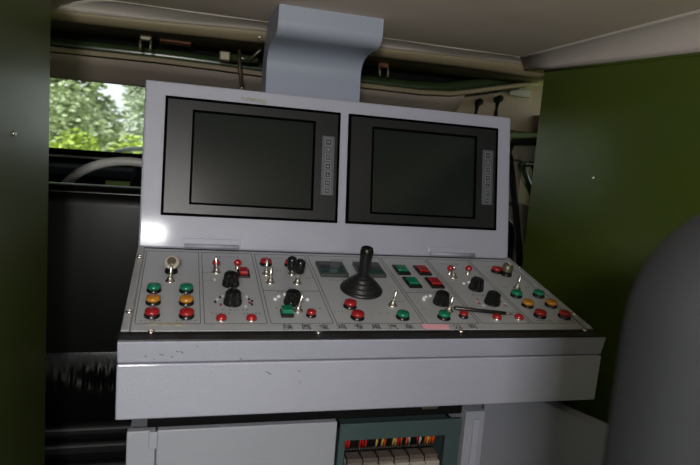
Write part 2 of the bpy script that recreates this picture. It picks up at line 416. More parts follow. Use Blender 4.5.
# key switches
a = B(); lathe(a, [(.0118,0),(.0118,.003),(.0098,.004),(.0098,.017)], n=26)
R = Matrix.Rotation(math.radians(38),3,'X')
b = B(); lathe(b, [(.0085,.000),(.0130,.004),(.0140,.0075),(.0130,.010),(.0105,.0105)], (0,0,.016), R, 28)
c = B(); lathe(c, [(.0078,.0100),(.0078,.0116),(.006,.012)], (0,0,.016), R, 20); box(c, R @ Vector((0,0,.0125)) + Vector((0,0,.016)), (.0014,.007,.0012), 0, R)
ks = family([('key_switch', a, 'black'), ('bezel_ring', b, 'brass'), ('key_barrel', c, 'steel')])
ks(dk(-.3440,.116,Z), 'chrome ringed key switch on a black barrel')
a = B(); lathe(a, [(.0125,0),(.0125,.002),(.0110,.003),(.0110,.010)], n=26)
b = B(); lathe(b, [(.0112,.010),(.0116,.013),(.0105,.024),(.008,.026)], n=26)
c = B(); box(c, (.001,-.001,.027), (.003,.013,.006), .001)
family([('key_switch', a, 'black'), ('barrel', b, 'steel'), ('turn_tab', c, 'brass')])(dk(.3527,.0946,Z), 'dull steel key switch')

# yellow chalk scribbles
def squiggle(name, x0, x1, v0, amp, Mw, n=60, r=.0006, m='yellow', plane='p', seed=1):
    rr = random.Random(seed); b = B(); pts = []
    for i in range(n):
        t = i/(n-1); x = x0+(x1-x0)*t + .002*math.sin(i*1.9); v = v0 + amp*math.sin(i*1.45+rr.uniform(-.4,.4)) - .004*t
        pts.append((x, 0, v) if plane == 'p' else (x, v, 0))
    tube(b, pts, r, 5); return obj(name, b, m, con, Mw)
squiggle('chalk_mark', -.222, -.168, .3165, .0042, PN @ T((0,-.0002,0)))['label'] = 'yellow chalk scribble at the top of the panel'
squiggle('chalk_mark', -.372, -.315, -.302, .006, DK @ T((0,0,Z+.0002)), 40, .0006, 'yellow', 'd', 2)['label'] = 'yellow chalk smear at the deck corner'
# scuffs on the front
rr = random.Random(5); lipo = bpy.data.objects['front_lip']
for x, z, l in ((-.350,.752,.006),(-.328,.757,.004),(-.335,.748,.003),(-.322,.756,.005),(-.235,.743,.004),(-.192,.720,.010),(-.144,.722,.004),(-.30,.765,.003),(-.372,.75,.003),(-.142,.703,.002),(-.36,.745,.002)):
    yy = -.354+(.7735-z)*.249 if z > .7395 else -.3475+(.7375-z)*.0294
    bm = B(); box(bm, (x, yy-.0001, z), (l, .0004, .0011), 0, Matrix.Rotation(rr.uniform(-.7,.7),3,'Y'))
    fold(obj('dark_speck', bm, 'greyink', con), lipo if z > .7395 else fascia)

# ================================================================== MONITORS
def monitor(x0, label, first=None):
    Mw = pn(x0 + .3564/2, .3348-.0332-.2334/2)
    t = thing('monitor', label, 'monitor', Mw.to_translation(), 'flush panel monitors')
    b = B(); W, H = .3564, .2334
    sx, sz, sw, sh = .0528, .0228, .2499, .1874
    cx = -W/2+sx+sw/2; cz = H/2-sz-sh/2
    xs = [-W/2, cx-sw/2, cx+sw/2, W/2]; zs = [-H/2, cz-sh/2, cz+sh/2, H/2]
    for i in range(3):
        for j in range(3):
            if i == 1 and j == 1: continue
            box(b, ((xs[i]+xs[i+1])/2, -.0035, (zs[j]+zs[j+1])/2), (xs[i+1]-xs[i], .007, zs[j+1]-zs[j]))
    bmesh.ops.remove_doubles(b, verts=b.verts, dist=1e-5)
    obj('bezel', b, 'bezel', t, Mw)
    b = B()
    for (ax, az, ww, hh) in ((0, H/2, W+.005, .0052), (0, -H/2, W+.005, .0052), (-W/2, 0, .0052, H), (W/2, 0, .0052, H)):
        box(b, (ax, -.0042, az), (ww, .0082, hh))
    obj('outer_gasket', b, 'gasket', t, Mw)
    b = B()
    for (ax, az, ww, hh) in ((cx, cz+sh/2, sw+.004, .0044), (cx, cz-sh/2, sw+.004, .0044), (cx-sw/2, cz, .0044, sh), (cx+sw/2, cz, .0044, sh)):
        box(b, (ax, -.0066, az), (ww, .0030, hh))
    obj('inner_gasket', b, 'gasket', t, Mw)
    b = B(); box(b, (cx, -.002, cz), (sw, .003, sh)); obj('screen', b, 'screen', t, Mw, label='dark switched-off screen')
    kx = W/2-.0225; kz = H/2 - .1145 + .0
    b = B(); box(b, (kx, -.0073, .0025), (.027, .0014, .127), .0005); ks = obj('key_strip', b, 'keystrip', t, Mw)
    zs = [.053, .020, .001, -.017, -.035, -.052]
    for i, z in enumerate(zs):
        b = B(); s = .0122 if i else .014
        box(b, (kx, -.0082, z), (s, .0012, s*.98), .0006); obj('key', b, 'key', ks, Mw)
        b = B()
        for sx2, sz2, ww, hh in ((0,s/2,s,.0008),(0,-s/2,s,.0008),(-s/2,0,.0008,s),(s/2,0,.0008,s)):
            box(b, (kx+sx2, -.0089, z+sz2), (ww, .0004, hh))
        if i in (0,1,4,5):
            box(b, (kx-.002, -.0089, z), (.0010,.0004,.005)); box(b, (kx+.002, -.0089, z), (.0010,.0004,.005)); box(b, (kx, -.0089, z+.001), (.004,.0004,.001))
        elif i == 2: lathe(b, [(.0020,-.0002),(.0020,.0002)], (kx,-.0089,z), Matrix.Rotation(PI/2,3,'X'), 12)
        else: box(b, (kx-.001,-.0089,z), (.001,.0004,.005)); box(b, (kx+.0005,-.0089,z-.002), (.004,.0004,.001))
        obj('key_print', b, 'keyink', ks, Mw)
    b = B(); lathe(b, [(.0016,-.0005),(.0016,.0006)], (kx,-.0083,.037), Matrix.Rotation(PI/2,3,'X'), 12); obj('power_light', b, 'keyink', ks, Mw)
    return t
monitor(-HALF+.0422, 'left black-framed flat monitor set into the grey panel, beneath the yellow scribble')
monitor(-HALF+.0422+.3564+.0246, 'right black-framed flat monitor set into the grey panel, nearer the green partition')

# tape and pen
bm = B(); box(bm, (0,0,.0), (.042,.0165,.0008), .0003); box(bm, (-.0225,.0005,.0), (.003,.014,.0007)); box(bm, (.0225,-.0006,.0001), (.004,.0125,.0007))
o = obj('tape_strip', bm, 'pink', None, dk(.0974,.3165,.0040) @ Matrix.Rotation(-.02,4,'Z')); tag(o, 'short strip of pink tape stuck over the lettering at the deck front', 'tape')
pm = dk(.2125,.2660,Z+.0048) @ Matrix.Rotation(math.radians(-11.5),4,'Z') @ Matrix.Rotation(PI/2,4,'Y')
pen = thing('pen', 'black pen lying across the right half of the switch deck', 'pen', pm.to_translation())
bm = B(); lathe(bm, [(.0022,-.056),(.0036,-.054),(.0036,.030),(.0034,.042)], n=16); obj('barrel', bm, 'black', pen, pm)
bm = B(); lathe(bm, [(.0034,.042),(.0016,.053),(.0006,.057)], n=14); obj('tip', bm, 'steel', pen, pm)
bm = B(); box(bm, (-.0042,0,-.036), (.001,.0025,.034), .0003); box(bm, (-.0037,0,-.052), (.002,.0025,.003)); obj('clip', bm, 'steel', pen, pm)

# ================================================================== BASE CABINETS
t = thing('base_cabinet', 'pale grey steel cabinet under the left end of the console', 'cabinet', (-.23,-.15,0))
bm = B(); box(bm, (-.23, -.1425, .2925), (.336, .285, .583), .002); obj('cabinet_body', bm, 'paint_lo', t)
bm = B(); box(bm, (-.3765, -.293, .318), (.0425, .014, .588), .0015); obj('side_panel', bm, 'paint_lo', t)
bm = B(); box(bm, (-.2075, -.293, .318), (.291, .014, .588), .0015); d = obj('door', bm, 'paint_lo', t)
bm = B(); box(bm, (-.3585, -.302, .598), (.013, .006, .028), .0012); obj('latch', bm, 'paint_lo', d)
# teal electrical box
t = thing('electrical_box', 'dark teal steel box of wired relays, open under the console', 'electrical box', (.068,-.15,.10))
bm = B(); x0, x1, zt, zb, yf, yb = -.046, .182, .580, .12, -.27, -.08
box(bm, (.068, yb-.004, (zt+zb)/2), (x1-x0, .008, zt-zb), .001)
box(bm, (x0+.004, (yf+yb)/2, (zt+zb)/2), (.008, yb-yf, zt-zb), .001); box(bm, (x1-.004, (yf+yb)/2, (zt+zb)/2), (.008, yb-yf, zt-zb), .001)
box(bm, (.068, (yf+yb)/2, zt-.004), (x1-x0, yb-yf, .008), .001); box(bm, (.068, (yf+yb)/2, zb+.004), (x1-x0, yb-yf, .008), .001)
obj('enclosure', bm, 'teal', t)
bm = B(); box(bm, (.068, yf-.003, .5795), (x1-x0+.006, .006, .031), .001); box(bm, (x0+.002, yf-.003, .345), (.012, .0056, .44), .001); box(bm, (x1-.013, yf-.003, .345), (.030, .0056, .44), .001)
obj('front_flange', bm, 'teal', t)
bm = B(); box(bm, (.060, -.222, .530), (.176, .022, .020), .001); tb = obj('terminal_block', bm, 'black', t)
bm = B()
for i in range(32): lathe(bm, [(.0017,-.0006),(.0017,.0010)], (-.024+i*.00545, -.2335, .5255), Matrix.Rotation(PI/2,3,'X'), 8)
obj('terminal_screws', bm, 'chrome', tb)
colors = ['wirered','wirered','wireblack','wireblack','wireblack','wirered','wirered','wirered','wireblack','wireblack','wireblack','wireyellow','wireblack','wireyellow','wireorange','wireblack','wireblack','wireyellow','wireyellow','wirered','wireorange','wireblack','wireorange','wirewhite','wireblack','wireblack','wirered','wirewhite','wireblack','wireorange','wireyellow','wireorange','wireorange']
rr = random.Random(11)
for i, c in enumerate(colors):
    x = -.0245+i*.0054; bm = B(); j = rr.uniform(-.003,.003)
    tube(bm, [(x,-.236,.530),(x+j*.3,-.2395,.543),(x+j,-.2365,.556),(x+j*1.4,-.224,.566),(x+j*1.4,-.205,.572)], .0021, 8)
    w = obj('wire', bm, c, t, label=c[4:]+' wire')
bm = B(); box(bm, (.062,-.225,.440), (.182,.012,.006)); obj('mounting_rail', bm, 'steel', t)
rp = None
for i in range(6):
    x = -.0125+i*.0300
    a = B(); box(a, (0,0,.009), (.026,.026,.008), .0012); b = B(); box(b, (0,-.004,-.024), (.0285,.036,.056), .002)
    c = B(); tube(c, [(-.0135,.008,.013),(-.0145,-.0135,.011),(-.0145,-.0165,-.006),(-.0145,-.0225,-.012)], .0012, 6)
    Mw = T((x,-.247,.507))
    if rp is None:
        r0 = obj('relay', a, 'relay', t, Mw); r1 = obj('relay_base', b, 'relaybase', r0, Mw); r2 = obj('retaining_clip', c, 'blackmatt', r0, Mw); rp = (r0,r1,r2)
    else:
        a.free(); b.free(); c.free()
        q = again(rp[0], t, Mw); again(rp[1], q, Mw); again(rp[2], q, Mw)
# right hand cabinet: post and swung-open door
t = thing('base_cabinet', 'grey steel cabinet at the right under the console, its door swung open', 'cabinet', (.28,-.15,0))
bm = B(); box(bm, (.216,-.15,.302), (.040,.236,.604), .0015); obj('side_panel', bm, 'paint_lo', t)
bm = B(); box(bm, (.217,-.2705,.30), (.012,.006,.58), .001); obj('edge_strip', bm, 'paint', t)
bm = B(); box(bm, (.31,-.02,.302), (.19,.02,.60), .0015); obj('back_panel', bm, 'paint_lo', t)
ang = math.atan2(.047,.128)
dM = T((.305,-.143,0)) @ Matrix.Rotation(ang,4,'Z')
bm = B(); box(bm, (.0012,-.235,.325), (.0024,.47,.59), .0006); d = obj('door', bm, 'paint_lo', t, dM)
bm = B(); box(bm, (.0150,-.235,.619), (.028,.47,.002), .0006); box(bm, (.0282,-.235,.610), (.002,.47,.018), .0006); obj('door_flange', bm, 'paint', d, dM)
bm = B(); box(bm, (.0150,-.469,.325), (.028,.002,.588), .0006); obj('door_edge', bm, 'paint', d, dM)
bm = B(); box(bm, (.118,-.262,.634), (.03,.03,.036), .002); o = obj('bracket', bm, 'steel', None); tag(o, 'small dull metal bracket in the dark gap above the teal box', 'bracket')

# ================================================================== DUCT
bm = B()
prof = [(.040,1.3575),(.040,1.335),(.041,1.318),(.049,1.305),(.068,1.297),(.105,1.296),(.145,1.293),(.172,1.283),(.186,1.266),(.188,1.245),(.184,1.215),(.180,1.16),(.180,1.03)]
back = [(.27,1.03),(.27,1.27),(.24,1.32),(.19,1.3575)]
def catmull(P, n=5):
    out = []
    for i in range(len(P)-1):
        p0, p1, p2, p3 = P[max(i-1,0)], P[i], P[i+1], P[min(i+2,len(P)-1)]
        for k in range(n):
            t = k/n
            out.append(tuple(.5*(2*p1[j]+(p2[j]-p0[j])*t+(2*p0[j]-5*p1[j]+4*p2[j]-p3[j])*t*t+(3*p1[j]-p0[j]-3*p2[j]+p3[j])*t**3) for j in (0,1)))
    return out+[P[-1]]
prism(bm, catmull(prof)+back, -.156, .070)
o = obj('ventilation_duct', bm, 'paint_duct', None); [setattr(p, 'use_smooth', True) for p in o.data.polygons]; o.data.set_sharp_from_angle(angle=math.radians(40)); tag(o, 'blue-grey sheet metal duct bent between panel top and ceiling', 'duct')

# ================================================================== SETTING
bm = B(); box(bm, (0,-.2,-.02), (2.0,4.2,.04)); struct('floor', bm, 'floor', 'dark floor mat of the vehicle', 'floor')
bm = B(); box(bm, (-.575,-1.2,.65), (.03,2.27,1.30)); box(bm, (-.5595,-1.2,.65), (.003,2.262,1.29))
struct('wall_left', bm, 'green_wall_l', 'dull olive green steel partition at the left edge', 'wall')
bm = B(); slab_poly(bm, [(.56,.174,0),(.56,.174,1.318),(.56,-.10,1.303),(.56,-.33,1.291),(.56,-2.33,1.25),(.56,-2.33,0)], (.03,0,0))
tube(bm, [(.561,.174,1.318),(.561,-.10,1.303),(.561,-.33,1.291),(.561,-2.33,1.25)], .004, 8)
struct('wall_right', bm, 'green_wall', 'glossy olive green steel partition filling the right side', 'wall')
for x, y, z in ((-.558,-.294,1.054),(.5595,-.072,1.054)):
    bm = B(); lathe(bm, [(.004,0),(.004,.0015),(.002,.003)], (x,y,z), Matrix.Rotation(PI/2 if x<0 else -PI/2,3,'Y'), 12)
    o = obj('rivet', bm, 'chrome', None)
    tag(o, 'small steel rivet on the %s green partition' % ('left' if x < 0 else 'right'), 'rivet')
# body behind the partitions
bm = B(); box(bm, (-.98,-.3,.7), (.04,4.0,1.5)); struct('wall_cab_left', bm, 'cabtrim', 'left outer side of the cab', 'wall')
# ceiling: flat field with rounded edges
def corner_path(inset, z_of):
    P = []
    return P
zc = 1.356
bm = B(); slab_poly(bm, [(-.515,-2.3,zc),(.512,-2.3,zc),(.512,.225,zc),(-.515,.225,zc)], (0,0,.02))
bmesh.ops.subdivide_edges(bm, edges=[e for e in bm.edges if e.calc_length() > .4], cuts=1)
struct('ceiling', bm, 'ceiling', 'grey-brown fabric headliner', 'ceiling')
def lerp(tab, x):
    if x <= tab[0][0]: return tab[0][1]
    for (x0, z0), (x1, z1) in zip(tab, tab[1:]):
        if x <= x1: return z0 + (z1-z0)*(x-x0)/(x1-x0)
    return tab[-1][1]
COVE = [(-.63,1.328),(-.42,1.332),(-.15,1.343),(.10,1.339),(.34,1.343),(.60,1.347)]
EDGE = [(-.635,1.313),(-.42,1.316),(-.148,1.322),(.11,1.324),(.39,1.326),(.50,1.325),(.64,1.321)]
LINER = [(-.676,1.322),(-.418,1.329),(-.12,1.326),(.17,1.333),(.49,1.333),(.70,1.340)]
def zfront(x): return lerp(COVE, x)
def zright(y): return 1.325 + (y-.17)*.066 if y > -.4 else 1.287+(y+.4)*.02
NQ = 7
rows = []
for k in range(NQ):
    a = PI/2*k/(NQ-1); row = []
    for i in range(25):
        t = i/24; x = -.50 + t*1.012; xo = -.64 + t*1.255
        y = .225 + .066*math.sin(a)**1.3; z = zc - (zc-zfront(xo)-.004)*(1-math.cos(a)) ; xx = x + (xo-x)*math.sin(a)
        z += .004*math.sin(i*.9)*math.sin(2*a)*.5
        row.append((xx,y,z))
    rows.append(row)
bm = B(); strip(bm, rows, (0,.012,.008)); struct('trim_1', bm, 'cove', 'padded pale cove along the front of the ceiling', 'trim', smooth=True)
rows = []
for k in range(NQ):
    a = PI/2*k/(NQ-1); row = []
    for i in range(20):
        t = i/19; y = .225 - t*2.52; yo = .300 - t*2.6
        x = .512 + .060*math.sin(a); z = zc - (zc-zright(yo)+.0)*(1-math.cos(a)); row.append((x, y+(yo-y)*math.sin(a), z))
    rows.append(row)
bm = B(); strip(bm, rows, (.012,0,.008)); struct('trim_2', bm, 'cove', 'padded pale cove along the right of the ceiling', 'trim', smooth=True)
rows = []
for k in range(NQ):
    a = PI/2*k/(NQ-1)
    rows.append([(-.515-.125*math.sin(a), .225+.066*math.sin(a)-t/9*2.6, zc-.052*(1-math.cos(a))) for t in range(10)])
bm = B(); strip(bm, rows, (-.012,0,.008)); struct('trim_3', bm, 'cove', 'padded cove along the left of the ceiling', 'trim', smooth=True)
# tan edging below the front cove
rows = []
for yy, q, dz in ((.291,0,.002),(.295,.35,0),(.304,.75,0),(.315,1,0),(.330,1,.003)):
    rows.append([(-.70+i/24*1.40, yy, (1-q)*zfront(-.70+i/24*1.40)+q*lerp(EDGE,-.70+i/24*1.40)+dz) for i in range(25)])
bm = B(); strip(bm, rows, (0,.003,.006)); struct('trim_4', bm, 'trim', 'tan edging strip under the front cove', 'trim', smooth=True)
# overhead channel of the cab: green beam, brown lining, tan lower lip
lip = [(-.95,1.279),(-.67,1.2785),(-.416,1.281),(-.25,1.279),(-.121,1.2755),(.158,1.276),(.348,1.275),(.45,1.281),(.53,1.297),(.615,1.316),(.70,1.335),(.755,1.348)]
bm = B(); strip(bm, [[(x,.500,z-.011) for x,z in lip], [(x,.492,z-.006) for x,z in lip], [(x,.495,z) for x,z in lip], [(x,.510,z+.002) for x,z in lip], [(x,.60,z-.001) for x,z in lip]], (0,.003,-.004))
struct('trim_6', bm, 'trim', 'tan lower lip of the overhead channel', 'trim', smooth=True)
def B_SHADE():
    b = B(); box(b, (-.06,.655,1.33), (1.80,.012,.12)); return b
xs = [-.96+i*.0565 for i in range(31)]
LB = lambda x: lerp(lip, x)
bm = B(); strip(bm, [[(x,.585,LB(x)-.015) for x in xs], [(x,.560,LB(x)+.004) for x in xs], [(x,.556,LB(x)+.018) for x in xs], [(x,.560,LB(x)+.030) for x in xs], [(x,.575,LB(x)+.035) for x in xs], [(x,.60,LB(x)+.036) for x in xs], [(x,.62,LB(x)+.036) for x in xs]], (0,.004,-.004))
struct('beam', B_SHADE(), 'blackmatt', 'matt black sheet painted as the shade behind the roof beam', 'beam')  # black back sheet paints the darkness of the recess
struct('beam', bm, 'cabgreen', 'dark green painted roof beam above the windscreen', 'beam', smooth=True)
bm = B(); strip(bm, [[(x,.352,lerp(EDGE,x)+.016) for x in xs], [(x,.40,lerp(EDGE,x)*.55+lerp(LINER,x)*.45+.006) for x in xs], [(x,.52,lerp(LINER,x)) for x in xs], [(x,.53,lerp(LINER,x)+.012) for x in xs], [(x,.64,1.385) for x in xs]], (0,0,.004))
struct('trim_5', bm, 'liner', 'brown cab headliner', 'trim', smooth=True)
# visor panels below it
def visor(name, xa, xb, lab):
    b = B(); L = [p for p in lip if xa < p[0] < xb]
    zt = lambda x: next((z0+(z1-z0)*(x-x0)/(x1-x0) for (x0,z0),(x1,z1) in zip(lip,lip[1:]) if x0 <= x <= x1), 1.28)
    xs = [xa]+[p[0] for p in L]+[xb]
    strip(b, [[(x,.505,zt(x)-.010) for x in xs], [(x,.545,1.245) for x in xs], [(x,.595,1.213) for x in xs], [(x,.605,1.209) for x in xs], [(x,.612,1.213) for x in xs]], (0,.012,.004))
    return struct(name, b, 'visor', lab, 'trim', smooth=True)
visor('trim_7', -.95, .505, 'brown-grey vinyl panel above the windscreen')
bm = B(); slab_poly(bm, [(.509,.598,1.10),(.84,.640,1.10),(.84,.640,1.345),(.755,.60,1.344),(.70,.595,1.332),(.615,.59,1.313),(.53,.585,1.292),(.512,.585,1.285)], (0,.02,0))
bm.free(); bm = B()
slab_poly(bm, [(.509,.598,1.200),(.86,.640,1.190),(.86,.640,1.36),(.755,.60,1.356),(.70,.595,1.340),(.615,.59,1.321),(.53,.585,1.300),(.512,.585,1.290)], (0,.02,0))
struct('trim_8', bm, 'cabtrim', 'beige pillar trim at the right of the cab', 'trim')
bm = B(); slab_poly(bm, [(-.98,.30,1.39),(.98,.30,1.39),(.98,1.30,1.39),(.98,1.55,1.30),(-.98,1.55,1.30),(-.98,1.30,1.39)], (0,0,.03)); struct('roof', bm, 'liner', 'cab roof', 'roof')
bm = B(); box(bm, (0,-1.0,1.435), (2.0,2.72,.03)); struct('roof', bm, 'liner', 'unseen body roof above the headliner, added to shut out sky light', 'roof')  # added out of view to stop sky and sun leaking in from above
# brackets in the channel
def clip(name, x, y, z, lab, rust=False):
    t = thing(name, lab, 'bracket', (x,y,z), 'clips in the overhead channel')
    for s in (-1,1):
        b = B(); tube(b, [(x+s*.012,y-.005,z-.034),(x+s*.013,y,z-.012),(x+s*.010,y+.01,z+.004),(x+s*.008,y+.03,z+.012)], .0035, 8); obj('leg', b, 'steel', t)
    b = B(); box(b, (x,y+.012,z+.004), (.030,.02,.022), .003); obj('plate', b, 'rust' if rust else 'steel', t)
clip('visor_clip', -.438, .45, 1.322, 'two-legged metal clip near the left end of the overhead channel')
clip('visor_clip', .212, .45, 1.328, 'two-legged metal clip just right of the grey duct', True)
t = thing('hinge_block', 'tan metal hinge block beside a dark rod, left of the duct', 'hinge', (-.235,.45,1.30))
bm = B(); box(bm, (-.237,.45,1.298), (.030,.03,.026), .004); obj('block', bm, 'steel', t)
bm = B(); tube(bm, [(-.222,.452,1.298),(-.150,.452,1.300)], .010, 12); obj('sleeve', bm, 'cabgreen', t)
bm = B(); tube(bm, [(-.20,.44,1.318),(-.197,.437,1.27),(-.190,.434,1.222)], [.005,.006,.0045], 8); o = obj('pull_rod', bm, 'darkrod', None); bm = B(); lathe(bm, [(.002,-.004),(.005,-.002),(.005,.002),(.002,.004)], (-.1895,.434,1.219), None, 10); obj('tip', bm, 'chrome', o); tag(o, 'thin dark brown rod hanging from the channel left of the duct', 'rod')
bm = B(); tube(bm, [(-.183,.42,1.285),(-.168,.40,1.298),(-.150,.38,1.316)], .0035, 8); o = obj('stay_rod', bm, 'steel', None); tag(o, 'short slanting tan stay between hinge block and duct', 'rod')
bm = B(); box(bm, (-.365,.50,1.328), (.082,.05,.012), .003); o = obj('lamp_cover', bm, 'rust', None); tag(o, 'long rust-brown cover under the cab headliner', 'cover')
bm = B(); box(bm, (-.166,.283,1.329), (.007,.006,.006), .001); tube(bm, [(-.166,.282,1.327),(-.163,.279,1.322),(-.158,.280,1.321)], .0014, 6)
o = obj('wall_hook', bm, 'chrome', None); tag(o, 'tiny bright metal hook on the cove left of the duct', 'hook')
# coat hooks / grab handle ends and lamp pad on the right pillar
for x, z, lab in ((.585,1.270,'black hook-shaped handle end above the right monitor corner'),(.657,1.288,'black hook-shaped handle end nearer the green partition')):
    bm = B(); tube(bm, [(x+.012,.622,z-.002),(x+.008,.578,z),(x-.002,.568,z-.003),(x-.008,.566,z-.012),(x-.010,.566,z-.05),(x-.012,.566,z-.10),(x-.008,.578,z-.108),(x-.004,.622,z-.108)], [.0105,.0112,.0105,.0085,.0068,.0068,.008,.010], 10)
    o = obj('grab_handle', bm, 'blackmatt', None); tag(o, lab, 'handle', 'black handles on the right pillar')
bm = B(); box(bm, (.752,.613,1.318), (.085,.014,.026), .003, Matrix.Rotation(.12,3,'Z')); o = obj('courtesy_lamp', bm, 'lightpad', None); tag(o, 'pale rectangular lamp lens on the beige right pillar', 'lamp')
# right cab door
d1 = bpy.data.objects.new('door_1', None); link(d1, None, T((.86,.6,.3))); d1['kind'] = 'structure'; d1['label'] = 'beige lined right cab door'; d1['category'] = 'door'
bm = B()
hole = [(.655,1.082),(.52,1.082),(.50,.96),(.545,.96)]
outer = [(1.45,.3),(.25,.3),(.25,1.2),(1.45,1.2)]
box(bm, (.86,.85,.62), (.05,1.3,.64)); box(bm, (.86,.85,1.15), (.05,1.3,.12)); box(bm, (.86,1.09,1.01), (.05,.82,.17)); box(bm, (.86,.29,1.01), (.05,.18,.17))
obj('door_panel', bm, 'cabtrim', d1)
bm = B(); tube(bm, [(.826,.674,1.080),(.826,.60,1.082),(.826,.40,1.082)], .010, 8); tube(bm, [(.826,.674,1.080),(.826,.62,1.02),(.826,.55,.955)], .012, 8); tube(bm, [(.828,.60,1.075),(.828,.545,.985)], .006, 8)
obj('window_frame', bm, 'cabgreen', d1)
bm = B(); box(bm, (.862,.53,1.01), (.006,.32,.18)); obj('window_glass', bm, 'glass', d1)
bm = B(); tube(bm, [(.815,.30,1.158),(.815,.60,1.158),(.815,.722,1.158),(.815,.735,1.148),(.815,.733,1.10),(.815,.66,.93),(.815,.592,.747),(.815,.50,.55)], .012, 8)
obj('door_seal', bm, 'blackmatt', d1)
bm = B(); box(bm, (.835,.75,1.182), (.02,.9,.022), .004); obj('olive_rail', bm, 'dashgreen', d1)
bm = B(); box(bm, (.840,.85,1.226), (.02,1.3,.05), .006); obj('upper_trim', bm, 'cabtrim', d1)
bm = B(); box(bm, (.95,-.3,.7), (.04,1.0,1.4)); struct('wall_cab_right', bm, 'cabtrim', 'right outer side of the body', 'wall')
# windscreen
w = bpy.data.objects.new('window_1', None); link(w, None, T((0,1.42,1.0))); w['kind'] = 'structure'; w['label'] = 'windscreen at the front of the cab'; w['category'] = 'window'
bm = B(); slab_poly(bm, [(-.92,1.47,.985),(.92,1.47,.985),(.92,1.40,1.33),(-.92,1.40,1.33)], (0,.006,0)); obj('glass', bm, 'glass', w)
bm = B(); box(bm, (0,1.47,.9855), (1.9,.05,.033), .004); box(bm, (0,1.41,1.335), (1.9,.05,.04), .004); box(bm, (-.94,1.44,1.15), (.05,.06,.40), .004); box(bm, (.94,1.44,1.15), (.05,.06,.40), .004)
obj('frame', bm, 'dash', w)
bm = B(); box(bm, (0,1.438,.972), (1.88,.012,.008), .002); obj('lower_bead', bm, 'wheel', w)
bm = B(); box(bm, (0,1.50,.46), (1.94,.05,1.03)); struct('wall_front', bm, 'dash', 'cab firewall below the windscreen', 'wall')
# wiper outside
bm = B(); tube(bm, [(-.62,1.56,1.00),(-.56,1.55,1.018),(-.50,1.545,1.024),(-.40,1.545,1.026),(-.2,1.545,1.00),(-.12,1.52,.955)], .010, 8); o = obj('wiper_arm', bm, 'wheel', None); tag(o, 'pale curved arm outside the foot of the windscreen', 'wiper')
# dashboard
t = thing('dashboard', 'dark dashboard with an olive panel behind the steering wheel', 'dashboard', (0,1.2,.3))
bm = B(); prism(bm, [(1.05,.60),(1.05,.80),(1.10,.915),(1.18,.940),(1.47,.950),(1.47,.60)], -.93, .83, .01); obj('dash_body', bm, 'dash', t)
bm = B(); prism(bm, [(1.042,.82),(1.085,.905),(1.10,.905),(1.06,.80)], -.60, -.05, .003); obj('instrument_panel', bm, 'dashgreen', t)
bm = B(); box(bm, (-.35,1.035,.795), (.9,.012,.012), .003); obj('dash_rail', bm, 'wheel', t)
# steering wheel
wt = thing('steering_wheel', 'pale grey thin-rimmed steering wheel behind the black driver seat', 'steering wheel', (-.478,.68,.80))
Rw = Matrix.Rotation(math.radians(-32),4,'X'); cw = Vector((-.478,.60+.213*math.sin(math.radians(32))*1.0,1.003-.2235*math.cos(math.radians(32))))
Rw = Matrix.Rotation(math.radians(32),4,'X')
WM = T(cw) @ Rw
bm = B(); tube(bm, [(.2155*math.sin(2*PI*i/64), 0, .2155*math.cos(2*PI*i/64)) for i in range(64)], .0125, 12, True); obj('rim', bm, 'wheel', wt, WM)
for a in (120, 240, 0):
    if a == 0: continue
    bm = B(); ca, sa = math.cos(math.radians(a)), math.sin(math.radians(a)); tube(bm, [(.03*sa,.03,.03*ca),(.12*sa,.018,.12*ca),(.210*sa,0,.210*ca)], [.014,.010,.009], 8); obj('spoke', bm, 'wheel', wt, WM)
bm = B(); lathe(bm, [(.045,-.02),(.045,.02),(.035,.03)], (0,.03,0), Matrix.Rotation(PI/2,3,'X'), 20); obj('hub', bm, 'dash', wt, WM)
bm = B(); tube(bm, [(0,.05,0),(0,.38,-.05)], .025, 10); obj('column', bm, 'dash', wt, WM)

# ================================================================== SEATS
def cab_seat(x, lab, w=.46, dz=0.0):
    t = thing('cab_seat', lab, 'seat', (x,.38,.02), 'cab seats')
    b = B(); cushion(b, w, .575, .13, .05, .045, 8)
    bmesh.ops.subdivide_edges(b, edges=[e for e in b.edges if e.calc_length() > .08], cuts=2, use_grid_fill=True)
    obj('backrest', b, 'leather_back', t, T((x,.315,.655+dz)), True)
    b = B(); tube(b, [(px+x, .2565, pz+.655+dz) for px, pz in [(p[0]*.985, p[1]*.985) for p in rounded_rect(w-.02,.555,.045,5)]], .0045, 6, True); obj('piping', b, 'black', t)
    # lower roll with creases
    b = B(); n, m = 120, 26; G = []
    rr = random.Random(int(x*100)+50)
    ph = [rr.uniform(0,6) for _ in range(8)]
    for j in range(m+1):
        row = []
        for i in range(n+1):
            u, v = i/n, j/m
            xx = x - w/2 + u*w; a = PI*v
            y = .255 - .016*math.sin(a)**.7; z = .375+dz + .185*v
            c = math.sin(a)*math.exp(-((u-.50)/.17)**2)*math.exp(-((v-.60)/.12)**2)*1.1*(.0030*math.sin(u*120+ph[0]+2*math.sin(v*6+ph[1]))+.0022*math.sin(u*210+ph[2]+3*math.sin(v*5+ph[3])) + .003*math.sin(v*16+3*math.sin(u*9+ph[4])))
            row.append((xx, y-c, z))
        G.append(row)
    strip(b, G, (0,.03,0)); obj('seat_roll', b, 'leather', t, None, True)
    b = B(); box(b, (x,.46,.40), (w,.40,.14), .04, None, 4); obj('seat_cushion', b, 'leather', t, None, True)
    b = B(); box(b, (x,.46,.19), (w-.04,.36,.34), .01); obj('seat_base', b, 'blackmatt', t)
    for k, z in enumerate((.352,.308,.255,.19,.12)):
        b = B(); box(b, (x,.262-.004*k,z), (w-.01,.03,.034 if k else .028), .010, None, 3); obj('slat', b, 'rubber', t)
    return t
cab_seat(-.50, 'black leather driver seat with creased lower back, left of the console', .46, .002)
